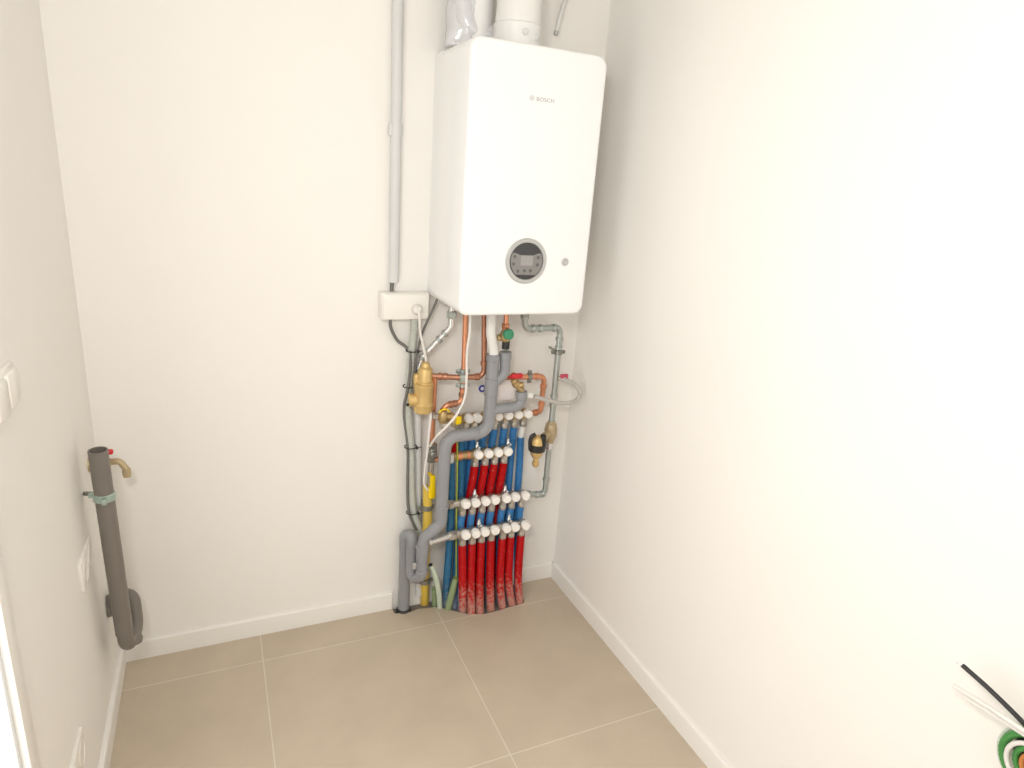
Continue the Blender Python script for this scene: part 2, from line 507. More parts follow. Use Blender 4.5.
def text_mesh(body, size, loc, parent, name, mat, spacing=1.0, xs=1.0):
    cu = bpy.data.curves.new(name + '_curve', 'FONT')
    cu.body = body; cu.size = size; cu.extrude = .0003; cu.space_character = spacing; cu.offset = .0002
    tmp = bpy.data.objects.new(name, cu)
    COL.objects.link(tmp)
    dg = bpy.context.evaluated_depsgraph_get()
    me = bpy.data.meshes.new_from_object(tmp.evaluated_get(dg))
    bpy.data.objects.remove(tmp)
    for v in me.vertices: v.co = V((v.co.x * xs, -v.co.z, v.co.y))
    me.materials.clear(); me.materials.append(mat)
    o = bpy.data.objects.new(name, me)
    COL.objects.link(o)
    o.parent = parent
    o.location = V(loc) - parent.location
    return o
text_mesh('BOSCH', .0135, (1.1225, BY - .0003, 1.7215), boiler, 'wordmark', M_print, 1.05, 1.18)
bm = B()                                            # round emblem: ring with a small armature inside
ring = [V((1.1095 + .0062 * math.cos(2 * PI * k / 28), BY - .0002, 1.7265 + .0062 * math.sin(2 * PI * k / 28))) for k in range(29)]
sweep(bm, ring, .0006, 6)
for s in (-1, 1):
    box(bm, (1.1095 + s * .0025 - .0007, BY - .0006, 1.7230), (1.1095 + s * .0025 + .0007, BY + .0002, 1.7300))
box(bm, (1.1070, BY - .0006, 1.7260), (1.1120, BY + .0002, 1.7270))
obj('emblem', bm, M_print, boiler)

# flue on top of the boiler
FX, FY = 1.112, -0.170
flue = thing('flue_pipe', (FX, FY, BZ1), 'white flue pipe rising from the top of the boiler', 'flue')
obj('lower_collar', lat((FX, FY, BZ1 - .002), (0, 0, 1), [(0, .067), (.004, .0655), (.052, .0645), (.058, .066), (.064, .066), (.066, .063)], 40), M_duct, flue)
obj('pipe', lat((FX, FY, BZ1 + .063), (0, 0, 1), [(0, .0605), (.014, .0625), (.020, .0605), (CEIL - BZ1 - .064, .0605)], 40), M_white, flue)
for ang, zz in ((-94, 1.893), (-60, 1.886)):
    a = math.radians(ang); d = V((math.cos(a), math.sin(a), 0))
    obj('test_plug', lat(V((FX, FY, zz)) + d * .062, d, [(0, .0085), (.006, .0085), (.008, .006), (.0085, 0)], 16), M_condL, flue, label='grey test-point plug')

# film-wrapped duct elbow to the left of the flue
duct = thing('wrapped_duct', (1.02, -0.055, BZ1), 'crinkled plastic-wrapped white duct left of the flue above the boiler', 'duct')
obj('duct_pipe', tube([(1.035, -0.075, BZ1 - .005), (1.035, -0.075, 1.93), (1.035, -0.075, CEIL)], .040, 0, 28), M_duct, duct)
obj('duct_elbow', tube([(1.075, -0.085, 1.895), (1.00, -0.075, 1.905), (0.985, -0.07, 1.99), (0.985, -0.07, CEIL)], .034, .05, 24), M_film, duct, label='glossy film-wrapped elbow')
bm = B()
n_u, n_v = 30, 26
grid = []
for i in range(n_u + 1):
    row = []
    for j in range(n_v + 1):
        a = PI * (0.06 + 1.02 * j / n_v)
        z = BZ1 + .004 + i / n_u * 0.30
        rr = .058 + .010 * noise.noise(V((a * 2.2, z * 22, 1.3))) + .004 * noise.noise(V((a * 6, z * 70, 4)))
        row.append(bm.verts.new((0.998 - 0.95 * rr * math.cos(a) * 1.0, -0.046 - rr * math.sin(a) * .95, z)))
    grid.append(row)
for i in range(n_u):
    for j in range(n_v): bm.faces.new((grid[i][j], grid[i][j + 1], grid[i + 1][j + 1], grid[i + 1][j]))
wrap = obj('film_wrap', bm, M_film, duct, label='crinkled clear plastic film')
so = wrap.modifiers.new('thickness', 'SOLIDIFY'); so.thickness = .0008

# white hose end hanging right of the flue
hang = thing('white_hose', (1.3, -0.03, 1.946), 'short white hose end hanging right of the flue', 'hose')
obj('hose', cable([(1.347, -0.006, 2.107), (1.325, -0.02, 2.042), (1.308, -0.03, 1.998), (1.299, -0.03, 1.948)], .0065, 12), M_white, hang)
obj('tip', lat((1.3, -0.03, 1.954), (-.12, 0, -1), [(0, .0072), (.010, .0072), (.013, .005)], 14), M_rim, hang, label='grey end cap')

# ------------------------------------------------------------------ conduit, junction box and cables on the left
con = thing('cable_conduit', (0.823, T - .016, 1.19), 'pale grey vertical plastic conduit above the white junction box', 'conduit')
obj('pipe', tube([(0.8235, -.004, 1.192), (0.821, -.004, CEIL)], .0155, 0, 20), M_condL, con)
obj('saddle', bx((0.8015, -.012, 1.615), (0.842, T, 1.650), .006, 3), M_condL, con)
obj('cable', cable([(0.818, -.004, 1.165), (0.819, -.004, 1.19), (0.822, -.005, 1.21)], .0062), M_cableG, con, label='dark grey cable leaving the conduit')

jb = thing('junction_box', (0.855, T, 1.08), 'white square junction box left of the boiler with a cable plugged in', 'junction box')
obj('housing', bx((0.780, -.034, 1.079), (0.9315, T, 1.1625), .004, 2), M_socket, jb)
obj('lid', bx((0.784, -.040, 1.082), (0.9275, -.034, 1.1595), .0025, 2), M_socket, jb)
SO = V((0.8882, -0.041, 1.114))
obj('outlet', lat(SO + V((0, .002, 0)), (0, -1, 0), [(0, .0205), (.002, .0205), (.003, .0185), (.0015, .017), (.0015, 0)], 28), M_socket, jb, label='round socket outlet')
pc = thing('plug_cable', SO + V((0, -.01, 0)), 'white plug and cable from the junction box to the brass air separator', 'cable')
obj('plug', lat(SO, (0, -1, 0), [(-.001, .016), (.010, .016), (.022, .012), (.026, .006), (.026, 0)], 24), M_cableW, pc)
obj('cord', cable([SO + V((0, -.020, 0)), SO + V((.003, -.026, -.02)), (0.8965, -0.058, 1.048), (0.9107, -0.06, 0.9898), (0.9198, -0.062, 0.944)], .0042), M_cableW, pc)

obj('grey_cable', cable([(0.8118, -0.014, 1.081), (0.816, -0.012, 1.049), (0.8369, -0.008, 1.009), (0.8628, -0.01, 0.9885), (0.8802, -0.02, 0.9674)], .0052), M_cableG,
    label='dark grey cable curving from under the junction box to the conduit bundle', cat='cable')
obj('grey_cable', cable([(0.9552, -0.05, 1.157), (0.9404, -0.045, 1.115), (0.9162, -0.035, 1.049), (0.902, -0.033, 0.9963), (0.8938, -0.033, 0.9404), (0.8856, -0.034, 0.8672)], .0040), M_cableG,
    label='thin dark grey cable running diagonally down from the left edge of the boiler', cat='cable')

obj('corrugated_conduit', corrugated([(0.8886, -0.02, 1.081), (0.8869, -0.02, 1.026), (0.8803, -0.022, 0.9446), (0.8744, -0.024, 0.8272), (0.876, -0.026, 0.7408), (0.8872, -0.026, 0.6325), (0.8928, -0.026, 0.4837), (0.9026, -0.024, 0.4009), (0.9254, -0.02, 0.3325), (0.947, -0.015, 0.274)], .0125), M_condG,
    label='pale grey-green corrugated conduit descending from the junction box along the pipes', cat='conduit')
obj('black_cable', cable([(0.8778, -0.028, 0.9762), (0.874, -0.036, 0.9089), (0.8682, -0.038, 0.856), (0.8601, -0.03, 0.7992), (0.8611, -0.028, 0.7498), (0.8694, -0.03, 0.6863), (0.875, -0.034, 0.6191), (0.8765, -0.034, 0.4898), (0.8838, -0.034, 0.4051), (0.9119, -0.03, 0.3284)], .0048), M_cableG,
    label='dark cable strapped along the left side of the pale corrugated conduit', cat='cable')
TIES = [((0.8815, -0.024, 0.9766), 'topmost', .92), ((0.8728, -0.028, 0.8593), 'second from the top', .9), ((0.8846, -0.029, 0.6467), 'third from the top', 1.0), ((0.8975, -0.027, 0.3994), 'lowest', 1.0)]
for p, w, s in TIES:
    p = V(p)
    bm = B()
    lp = [p + V((.020 * s * math.cos(a), .0165 * s * math.sin(a), .002 * math.sin(a))) for a in [2 * PI * k / 24 for k in range(25)]]
    sweep(bm, lp, .0019, 6)
    box(bm, p + V((.014, -.020, -.004)), p + V((.021, -.013, .004)), .001)
    sweep(bm, [p + V((.02, -.016, 0)), p + V((.033, -.022, .004))], .0013, 6)
    obj('cable_tie', bm, M_black, label='black cable tie round the pale conduit, %s of four' % w, cat='cable tie', group='cable ties on the conduit bundle')

# chrome pipe from the boiler, with its elbows
cp = thing('chrome_pipe', (0.9263, -0.03, 0.2055), 'bright chrome pipe angling down-left from the boiler behind the brass separator', 'pipe')
CPT = [V((0.9922, -0.075, 1.133)) + V((0, 0, .02)), (0.9938, -0.07, 1.061), (0.9174, -0.035, 0.9599), (0.9044, -0.022, 0.9099), (0.9119, -0.014, 0.7333), (0.9277, -0.004, 0.3511), (0.9381, 0, 0.0373)]
obj('tube', tube(CPT, .0105, [.030, .03, .03, .03, .03]), M_chrome, cp)
obj('union_nut', hexnut(B(), V(CPT[0]) + V((0, 0, -.04)), (0, 0, -1), .020, .0165), M_steel, cp, label='steel union nut')
obj('sleeve', tube([V((0.9103, -0.015, 0.7763)), V(CPT[4]).lerp(V(CPT[5]), .05), V(CPT[5]), V(CPT[6])], .0122, .03), M_condL, cp, label='pale grey sleeve')
fittings('press_collar', CPT, ((0, 1, .62), (1, 2, .22), (1, 2, .42), (2, 3, .1), (2, 3, .85), (3, 4, .13), (3, 4, .22)), .0130, M_steel, cp, .012)

# ------------------------------------------------------------------ brass air separator and copper around it
sep = thing('brass_separator', (0.9142, -0.06, 0.7744), 'golden brass air separator cylinder on the copper pipe left of the drain', 'air separator')
SX, SY = 0.912, -0.066
def zy(u, v, y): return 0
Z0, Z1, Z2, Z3 = 0.795, 0.868, 0.920, 0.945
obj('lower_body', lat((SX, SY, Z0 - .015), (0, 0, 1), [(0, .026), (.005, .0305), (.024, .0315), (.027, .033), (.031, .033), (.034, .0305), (.085, .0305), (.088, .032), (.094, .032), (.098, .027)], 32), M_brass, sep)
obj('upper_body', lat((SX + .004, SY, Z1 + .006), (0, 0, 1), [(0, .024), (.004, .0265), (.010, .0265), (.013, .0225), (.050, .0225), (.055, .020), (.058, .014)], 32), M_brass, sep)
obj('vent_cap', lat((SX + .004, SY, Z2 + .010), (0, 0, 1), [(0, .014), (.012, .014), (.017, .011), (.019, .007), (.020, 0)], 20), M_brass, sep)
obj('side_port', lat((SX, SY, Z0 + .028), (-1, .1, 0), [(.015, .020), (.036, .020), (.038, .022), (.046, .022), (.048, .018), (.048, 0)], 24), M_brass, sep)
obj('back_body', bx((SX - .030, SY + .004, Z0 + .06), (SX + .002, SY + .028, Z2 - .012), .008, 3), M_brass, sep)
obj('drain_cock', tube([(SX - .036, SY, Z0 + .018), (SX - .056, SY - .002, Z0 + .014)], .0045, 0, 10), M_black, sep, label='black drain cock')

c1 = [V((1.088, -0.105, 1.103)) + V((0, 0, .05)), (1.098, -0.104, 0.9843), (1.103, -0.103, 0.9012), (1.024, -0.101, 0.9016), (0.9437, -0.07, 0.9018), (0.9196, -0.062, 0.9008)]
t = thing('copper_pipe', c1[1], 'copper pipe bending left from the boiler to the brass separator', 'pipe')
obj('tube', tube(c1, .0090, [.2, .022, .02, .02]), M_copperD, t)
fittings('elbow_collar', c1, ((1, 2, .45), (2, 3, .30), (4, 3, .22), (4, 3, .42)), .0118, M_copperD, t)
c2 = [V((1.035, -0.085, 1.099)) + V((0, 0, .05)), (1.043, -0.075, 0.8841), (1.041, -0.072, 0.8071), (0.9844, -0.072, 0.7992), (0.9709, -0.072, 0.7496)]
t = thing('copper_pipe', c2[1], 'straight copper pipe from the boiler down to the manifold valves, leftmost of two', 'pipe')
obj('tube', tube(c2, .0088, [.2, .018, .02]), M_copper, t)
fittings('elbow_collar', c2, ((1, 2, .30), (1, 2, .66), (2, 3, .38), (2, 3, .66), (3, 4, .35)), .0115, M_copperD, t)
p = V((1.03, -0.09, 0.898))
t = thing('pipe_clamp', p, 'zinc double clamp where the two copper pipes cross left of the drain', 'clamp')
obj('band', clip(B(), V((1.039, -0.0765, 0.9155)), (0, 0, 1), .0095, .014), M_steel, t)
obj('band', clip(B(), V((1.042, -0.0745, 0.8669)), (0, 0, 1), .0095, .014), M_steel, t)
obj('bracket', bx(p + V((-.012, -.022, -.012)), p + V((.010, .010, .014)), .003), M_steel, t)

# gas line: copper down to a cock with a yellow handle, then a yellow sleeve into the floor
g1 = [(0.9455, -0.07, 0.8984), (0.9509, -0.054, 0.8421), (0.9507, -0.052, 0.7721), (0.9524, -0.052, 0.6291)]
t = thing('gas_pipe', (0.9657, -0.02, 0.0016), 'copper gas pipe running down beside the separator into a yellow sleeved foot', 'gas pipe')
obj('copper_tube', tube(g1, .0090, .1), M_copper, t)
q = V((0.9518, -0.052, 0.6473))
bm = B()
hexnut(bm, q + V((0, 0, .012)), (0, 0, -1), .016, .017)
lathe(bm, q + V((0, 0, -.002)), (0, 0, -1), [(0, .013), (.008, .0175), (.030, .0175), (.036, .013)], 20)
hexnut(bm, q + V((0, 0, -.036)), (0, 0, -1), .018, .015)
lathe(bm, q + V((0, -.014, -.020)), (0, -1, 0), [(0, .011), (.010, .011), (.012, .008)], 16)
obj('gas_cock', bm, M_clampS, t, label='dull metal gas cock')
g2 = [V((0.9522, -0.052, 0.5852)), V((0.9477, -0.05, 0.4802)), V((0.9476, -0.045, 0.37)), V((0.947, -0.035, 0.2045)), V((0.9559, -0.015, -0.004))]
g2[-1] = V((0.9661, 0.0111, -0.02))
obj('nickel_tail', tube([g2[0] + V((0, 0, .01)), g2[0].lerp(g2[1], .75)], .0100, 0), M_nickel, t)
obj('yellow_sleeve', tube([V((0.9416, -0.05, 0.5037)), *g2[2:]], .0160, .2, 20), M_gas, t, label='yellow plastic sleeve')
bm = B()
h0 = V((0.9465, -0.085, 0.5566)); h1 = V((0.9476, -0.085, 0.4786))
box(bm, (h0.x - .009, -.094, h1.z - .004), (h0.x + .009, -.082, h0.z + .004), .004, 3)
box(bm, (h0.x - .012, -.092, h1.z - .004), (h0.x + .012, -.080, h1.z + .040), .004, 3)
lathe(bm, (h0.x - .001, -.080, h0.z - .004), (0, 1, 0), [(0, .007), (.030, .006)], 12)
obj('lever_handle', bm, M_yel, t, label='bright yellow lever handle')
for p in (V((0.9427, -0.047, 0.4222)), V((0.9511, -0.026, 0.1132))):
    k = thing('pipe_clamp', p, 'dark zinc clamp round the yellow gas sleeve, %s' % ('upper one' if p.z > .3 else 'lower one near the floor'), 'clamp', 'clamps on the yellow sleeve')
    obj('band', clip(B(), p, (0, 0, 1), .0170, .018, (p.x - .004, T, p.z)), M_clampS, k)

# white thin cables
obj('white_cable', cable([(1.021, -0.16, 1.128), (1.022, -0.165, 1.073), (1.016, -0.165, 1.004), (1.019, -0.165, 0.9197), (1.016, -0.165, 0.8541), (0.9921, -0.168, 0.8035), (0.9631, -0.17, 0.7697), (0.935, -0.15, 0.7273), (0.9292, -0.1, 0.6731)], .0040), M_cableW,
    label='thin white cable hanging from the boiler over the grey drain elbow', cat='cable')
obj('white_cable', cable([(0.9362, -0.075, 0.7884), (0.9314, -0.085, 0.7405), (0.9259, -0.085, 0.653), (0.919, -0.082, 0.5587), (0.9221, -0.08, 0.5243), (0.9367, -0.078, 0.501)], .0040), M_cableW,
    label='thin white cable dropping from the brass separator to the yellow gas handle', cat='cable')

# ------------------------------------------------------------------ grey drain
dr = thing('drain_pipe', (0.8795, -0.03, 0.024), 'grey plastic drain pipe running down left from the boiler to a floor trap', 'drain pipe')
DY = -0.125
main = [V((1.114, -0.125, 0.9759)), V((1.122, -0.125, 0.7136)), V((0.9745, -0.125, 0.6997)), V((0.9704, -0.125, 0.5937)), V((0.9697, -0.125, 0.398)), V((0.9168, -0.115, 0.3441)), V((0.9122, -0.11, 0.2568))]
main[0].x = main[1].x
main[2].z = main[1].z - .004
obj('main_pipe', tube(main, .0205, [.045, .040, .05, .030, .030], 22), M_pvc, dr)
for a, t, L in ((0, .02, .022), (0, .40, .060), (3, .70, .012), (1, .30, .012)):
    A, Bq = main[a], main[a + 1]
    obj('socket_rim', collar(B(), A.lerp(Bq, t), Bq - A, L, .0228, .002), M_pvc, dr)
bm = B()
s_path = [V((0.9111, -0.11, 0.3154)), V((0.9142, -0.11, 0.1931)), V((0.8871, -0.07, 0.161)), V((0.8895, -0.062, 0.2914))]
sweep(bm, fillet(s_path, [.028, .022]), .0190, 20)
obj('trap_bend', bm, M_pvc, dr)
leg = [V((0.8903, -0.062, 0.2636)), V((0.8924, -0.055, 0.326)), V((0.8728, -0.03, 0.3173)), V((0.8775, -0.02, 0.229)), V((0, 0, 0))]
leg[-1] = V((leg[-2].x + .001, -.016, -.02))
obj('outlet_leg', tube(leg, .0205, [.020, .022, .1], 22), M_pvc, dr)
for p in (V((0.9136, -0.11, 0.2131)), V((0.9112, -0.11, 0.3115))):
    obj('union_ring', collar(B(), p, (0, 0, 1), .012, .0225), M_pvc, dr)
obj('rubber_seal', lat((leg[-1].x, leg[-1].y, -.010), (0, 0, 1), [(0, .027), (.010, .0265), (.016, .024), (.019, .0205)], 22), M_black, dr, label='black rubber floor seal')
obj('steel_clip', bx(V((0.8803, -0.13, 0.2518)) + V((-.006, -.004, -.012)), V((0.8803, -0.13, 0.2518)) + V((.006, .004, .012)), .003), M_rim, dr)
# tundish branches into the drain
def branch(pts, label):
    bm = B()
    p = [V(q) for q in pts]
    sweep(bm, fillet(p, .032), .0175, 20)
    collar(bm, p[0] + (p[1] - p[0]).normalized() * .012, p[1] - p[0], .026, .0200)
    return obj('tundish_branch', bm, M_pvc, dr)
branch([(1.164, -0.125, 0.9872), (1.167, -0.125, 0.9128), (1.114, -0.125, 0.875)], '')
branch([(1.232, -0.125, 0.8483), (1.235, -0.125, 0.795), (1.119, -0.125, 0.7934)], '')
obj('drain_inlet', tube([V((1.1, -0.135, 1.121)) + V((0, 0, .03)), V((1.108, -0.128, 1.046)), main[0] + V((0, 0, .02)), main[0] + V((0, 0, -.03))], .0160, .06, 18), M_white, None,
    label='white plastic condensate tube from the boiler into the grey drain', cat='tube')

# ------------------------------------------------------------------ valves under the boiler
sv = thing('safety_valve', (1.16, -0.125, 1.011), 'brass safety valve with green cap under the boiler', 'valve')
q = V((1.163, -0.125, 0.9939))
zt = V((1.148, -0.125, 1.112)).z
bm = B()
lathe(bm, (q.x - .004, q.y, q.z + .030), (0, 0, 1), [(0, .013), (.006, .018), (.022, .0185), (.030, .015), (.036, .012)], 20)
lathe(bm, (q.x - .006, q.y, q.z + .040), (-1, 0, .1), [(0, .010), (.022, .011), (.026, .008)], 16)
obj('body', bm, M_brassD, sv)
bm = B()
lathe(bm, (q.x - .005, q.y, q.z + .062), (0, 0, 1), [(0, .010), (.010, .012), (.014, .0085), (zt - q.z - .040, .0085)], 18)
hexnut(bm, (q.x - .005, q.y, q.z + .074), (0, 0, 1), .013, .0145)
obj('copper_tail', bm, M_copper, sv)
obj('green_cap', lat((q.x - .006, q.y - .012, q.z + .056), (.2, -1, .15), [(0, .013), (.004, .0170), (.018, .0170), (.022, .0135), (.022, 0)], 20), M_greenK, sv, label='green round cap')
obj('outlet_ring', lat((q.x, q.y, q.z + .004), (0, 0, 1), [(0, .0125), (.026, .0125), (.028, .011)], 20), M_black, sv, label='black outlet ring')

# right-hand galvanised cold feed
GY = -0.055
gp = [V((1.221, -0.12, 1.117)), V((1.239, -0.1, 1.056)), V((1.392, -0.055, 1.047)), V((1.398, -0.055, 0.9305)), V((1.407, -0.055, 0.6905))]
gp[2].x += .004
gp[0].z = 1.150
gp[3].x = gp[4].x = gp[2].x
t = thing('steel_water_pipe', gp[4], 'galvanised steel water pipe stepping right from the boiler down to the brass filter', 'pipe')
obj('tube', tube(gp, .0108, [.030, .026, .05], 18), M_steel, t)
fittings('press_collar', gp, ((0, 1, .55), (1, 2, .22), (1, 2, .42), (1, 2, .80), (2, 3, .35), (2, 3, .62), (3, 4, .55), (3, 4, .68)), .0138, M_steel, t)
p = V((1.397, -0.055, 0.9594))
k = thing('pipe_clamp', p, 'zinc clamp holding the steel water pipe to the wall', 'clamp')
obj('band', clip(B(), (gp[2].x, GY, p.z), (0, 0, 1), .0125, .016, (gp[2].x, T, p.z)), M_clampS, k)

# filling valve and looping hose
hv = V((1.404, -0.068, 0.872))
fv = thing('filling_valve', hv, 'small filling tap with faded red handle on the steel water pipe', 'valve')
obj('body', lat(hv + V((-.006, 0, -.004)), (1, -.25, -.1), [(0, .009), (.016, .009), (.018, .011), (.026, .011), (.028, .008)], 16), M_nickel, fv)
h2 = V((1.417, -0.075, 0.8752))
obj('handle', bx(h2 + V((-.014, -.006, -.009)), h2 + V((.016, .006, .009)), .004, 3), M_pink, fv, label='faded red handle')
obj('filling_hose', sweep(B(), resample(smooth_path([(1.404, -0.072, 0.8658), (1.425, -0.085, 0.8631), (1.454, -0.095, 0.848), (1.469, -0.11, 0.8222), (1.444, -0.125, 0.7993), (1.392, -0.13, 0.7964), (1.338, -0.128, 0.8099), (1.281, -0.125, 0.8273)], 12), .0015), .0075, 12, rf=lambda s, tt: 1 + .03 * math.cos(2 * PI * s / .006)), M_hose,
    label='braided grey filling hose looping out from the steel pipe', cat='hose')
fh = V((1.264, -0.12, 0.8304))
obj('hose_nut', hexnut(B(), fh + V((-.008, .002, .002)), (1, -.1, -.1), .022, .0105), M_white, label='pale hose nut at the left end of the filling hose', cat='hose fitting')

# copper with red lever valve
c3 = [V((1.165, -0.085, 0.8888)), V((1.242, -0.085, 0.8862)), V((1.335, -0.085, 0.8846)), V((1.345, -0.06, 0.7433)), V((1.3008 + .010, -.020, .727))]
t = thing('copper_pipe', c3[2], 'copper pipe with red lever turning down to the topmost manifold, right of the drain', 'pipe')
obj('tube', tube(c3, .0092, [.1, .024, .022], 18), M_copper, t)
fittings('elbow_collar', c3, ((1, 2, .45), (1, 2, .68), (2, 3, .28), (2, 3, .78), (3, 4, .35)), .0120, M_copper, t)
l0 = V((1.216, -0.115, 0.9002))
bm = B()
box(bm, l0 + V((-.022, -.007, -.008)), l0 + V((.020, .007, .009)), .005, 3)
box(bm, l0 + V((-.062, -.003, -.005)), l0 + V((-.016, .003, .001)), .002, 2)
obj('lever', bm, M_redK, t, label='red valve lever')
obj('valve_stem', tube([l0, V((l0.x, -.085, l0.z - .002))], .007, 0, 12), M_brassD, t)
p = V((1.278, -0.085, 0.886))
k = thing('pipe_clamp', p, 'zinc clamp on the copper pipe right of the red lever', 'clamp')
obj('band', clip(B(), p, (1, 0, 0), .0098, .016), M_clampS, k)

rv = thing('relief_valve', (1.234, -0.125, 0.8499), 'brass relief valve below the red lever pouring into the grey drain', 'valve')
a0 = V((1.201, -0.118, 0.8881)); a1 = V((1.232, -0.125, 0.85))
bm = B()
lathe(bm, a0, a1 - a0, [(0, .010), (.010, .0105), (.012, .0135), (.024, .0135), (.028, .010), ((a1 - a0).length, .0095)], 18)
lathe(bm, a0.lerp(a1, .55), (1, -.3, .35), [(.005, .010), (.016, .011), (.022, .008)], 16)
obj('body', bm, M_brassD, rv)
obj('outlet', lat(a1 + V((0, 0, .010)), (0, 0, -1), [(0, .010), (.03, .0085)], 14), M_tan, rv)

# paper tag and blue ring port
p = V((1.193, -0.09, 0.8413))
obj('paper_tag', bx((p.x - .032, p.y - .0006, p.z - .031), (p.x + .032, p.y + .0006, p.z + .035), .0004, 1), M_card,
    label='blank pale pink paper tag hanging behind the grey drain branch', cat='tag')
p = V((1.137, -0.012, 0.8287))
t = thing('blue_ring_port', p, 'small white port with a blue ring left of the grey drain', 'valve port')
bm = B(); sweep(bm, [p + V((.0098 * math.cos(a), 0, .0098 * math.sin(a))) for a in [2 * PI * k / 24 for k in range(25)]], .0034, 8)
obj('ring', bm, M_blueK, t, label='blue ring')
obj('stem', tube([p, (p.x, T, p.z)], .0065, 0, 14), M_white, t)

# ------------------------------------------------------------------ manifolds
def manifold(label, xs, y, z, mat, x_left, x_right, cap_dy=.040, bleeders=(), drop=.052, capr=.0158):
    m = thing('manifold', ((xs[0] + xs[-1]) / 2, y, z), label, 'manifold', 'pipe manifolds')
    bm = B()
    sweep(bm, [(x_left, y, z), (x_right, y, z)], .0145, 20)
    for x in xs: lathe(bm, (x, y, z), (0, 0, 1), [(-.018, .0125), (.0, .0165), (.016, .0125)], 14)
    obj('bar', bm, mat, m)
    for x in xs:
        cap = obj('valve_cap', lat((x, y - cap_dy + .026, z + .010), (0, -1, 0), [(0, .0125), (.006, .0125), (.007, capr), (.023, capr), (.026, capr - .0022), (.0265, 0)], 26), M_cap, m, label='cream round valve cap')
        bm = B()
        hexnut(bm, (x, y, z - .014), (0, 0, -1), .014, .0155)
        lathe(bm, (x, y, z - .028), (0, 0, -1), [(0, .0128), (.006, .0140), (.016, .0140), (.020, .0120)], 16)
        obj('compression_nut', bm, M_nickel, m)
    for x in bleeders:
        bm = B()
        lathe(bm, (x, y - .004, z + .012), (0, 0, 1), [(0, .0055), (.012, .0055), (.014, .0075), (.022, .0075), (.026, .0045), (.036, .0045)], 12)
        lathe(bm, (x, y - .006, z + .028), (.2, -1, .1), [(0, .005), (.014, .0045)], 10)
        obj('bleed_valve', bm, M_chrome, m, label='small chrome bleed valve')
    return m

def xline(p0, p1, n): return [p0 + (p1 - p0) * k / (n - 1) for k in range(n)]
Y4, Y3, Y2, Y1 = -0.106, -0.078, -0.048, -0.020
CD = 0.040
X4 = [1.0582, 1.0948, 1.1293, 1.1668, 1.2115, 1.2445, 1.2854]
X3 = [1.0627, 1.0993, 1.1364, 1.1721, 1.2156, 1.2505, 1.2896]
X2 = [1.1112, 1.1489, 1.1851, 1.2213]
X1 = [1.0796, 1.1103, 1.1489, 1.1880, 1.2266, 1.2649, 1.3008]
Z4, Z3, Z2, Z1m = 0.333, 0.4365, 0.603, 0.727
m4 = manifold('lowest manifold bar with seven cream caps above the red conduits', X4, Y4, Z4, M_nickel, X4[0] - .045, X4[-1] + .012, CD, (X4[1] + .020, X4[4] + .018))
tap = [V((X4[0] - .040, Y4, Z4)), V((0.9288, -0.15, 0.3449))]
sl = tap[1] - tap[0]
obj('feed_pipe', sweep(B(), [tap[0], tap[0].lerp(tap[1], .3), tap[1]], .0125, 16, rf=lambda s, tt: 1.05 - .38 * s / tt), M_chrome, m4, label='bright chrome feed pipe')
obj('union_nut', hexnut(B(), tap[0] + V((.010, 0, 0)), sl, .028, .0175), M_nickel, m4)
m3 = manifold('manifold bar with seven cream caps fed by steel pipe, above the short blue conduits', X3, Y3, Z3, M_nickel, X3[0] - .044, X3[-1] + .022, CD, (X3[1] + .004, X3[4] + .003))
obj('end_cap', lat((X3[0] - .038, Y3, Z3), (-1, 0, 0), [(0, .0175), (.012, .0175), (.016, .014), (.016, 0)], 6), M_nickel, m3)
m2 = manifold('short copper-fed manifold bar with four cream caps and red conduits', X2, Y2, Z2, M_brassD, X2[0] - .100, X2[-1] + .020, CD, (X2[0] + .003, X2[3] + .010))
bm = B(); sweep(bm, [(X2[0] - .16, Y2 - .006, Z2 - .004), (X2[0] - .095, Y2, Z2)], .0095, 14)
collar(bm, (X2[0] - .060, Y2, Z2), (1, 0, 0), .020, .0175); collar(bm, (X2[0] - .028, Y2, Z2), (1, 0, 0), .012, .0165); collar(bm, (X2[0] - .092, Y2, Z2), (1, 0, 0), .010, .0155)
obj('copper_feed', bm, M_copper, m2, label='copper feed pipe')
m1 = manifold('topmost manifold bar with white caps behind the grey drain', X1, Y1, Z1m, M_brassD, X1[0] - .075, X1[-1] + .014, CD, ())
bm = B()
collar(bm, (X1[0] - .030, Y1, Z1m), (1, 0, 0), .016, .0175); collar(bm, (X1[0] - .055, Y1, Z1m), (1, 0, 0), .022, .0165)
obj('end_coupling', bm, M_copperD, m1)

# brass valves at the left end of the top manifold
q = V((0.9742, -0.085, 0.7751))
t = thing('brass_valve', q, 'small brass mixing valve with yellow ring left of the top manifold', 'valve')
bm = B()
lathe(bm, q + V((.000, 0, -.030)), (0, 0, 1), [(0, .011), (.010, .015), (.030, .015), (.040, .010)], 18)
lathe(bm, q + V((0, 0, -.008)), (1, 0, -.12), [(0, .012), (.020, .012), (.022, .015), (.034, .015), (.038, .010), (.052, .010)], 16)
obj('body', bm, M_brassD, t)
obj('union_nut', hexnut(B(), q + V((.004, 0, -.048)), (0, 0, 1), .018, .0155), M_nickel, t)
obj('side_nut', hexnut(B(), q + V((-.034, .01, -.008)), (1, 0, 0), .018, .0135), M_nickel, t)
bm = B(); sweep(bm, [q + V((.017 * math.cos(a), -.014, .010 + .011 * math.sin(a))) for a in [PI * k / 12 for k in range(13)]], .0030, 8)
obj('yellow_ring', bm, M_yel, t, label='yellow ring')
q2 = V((1.016, -0.085, 0.7576))
bm = B()
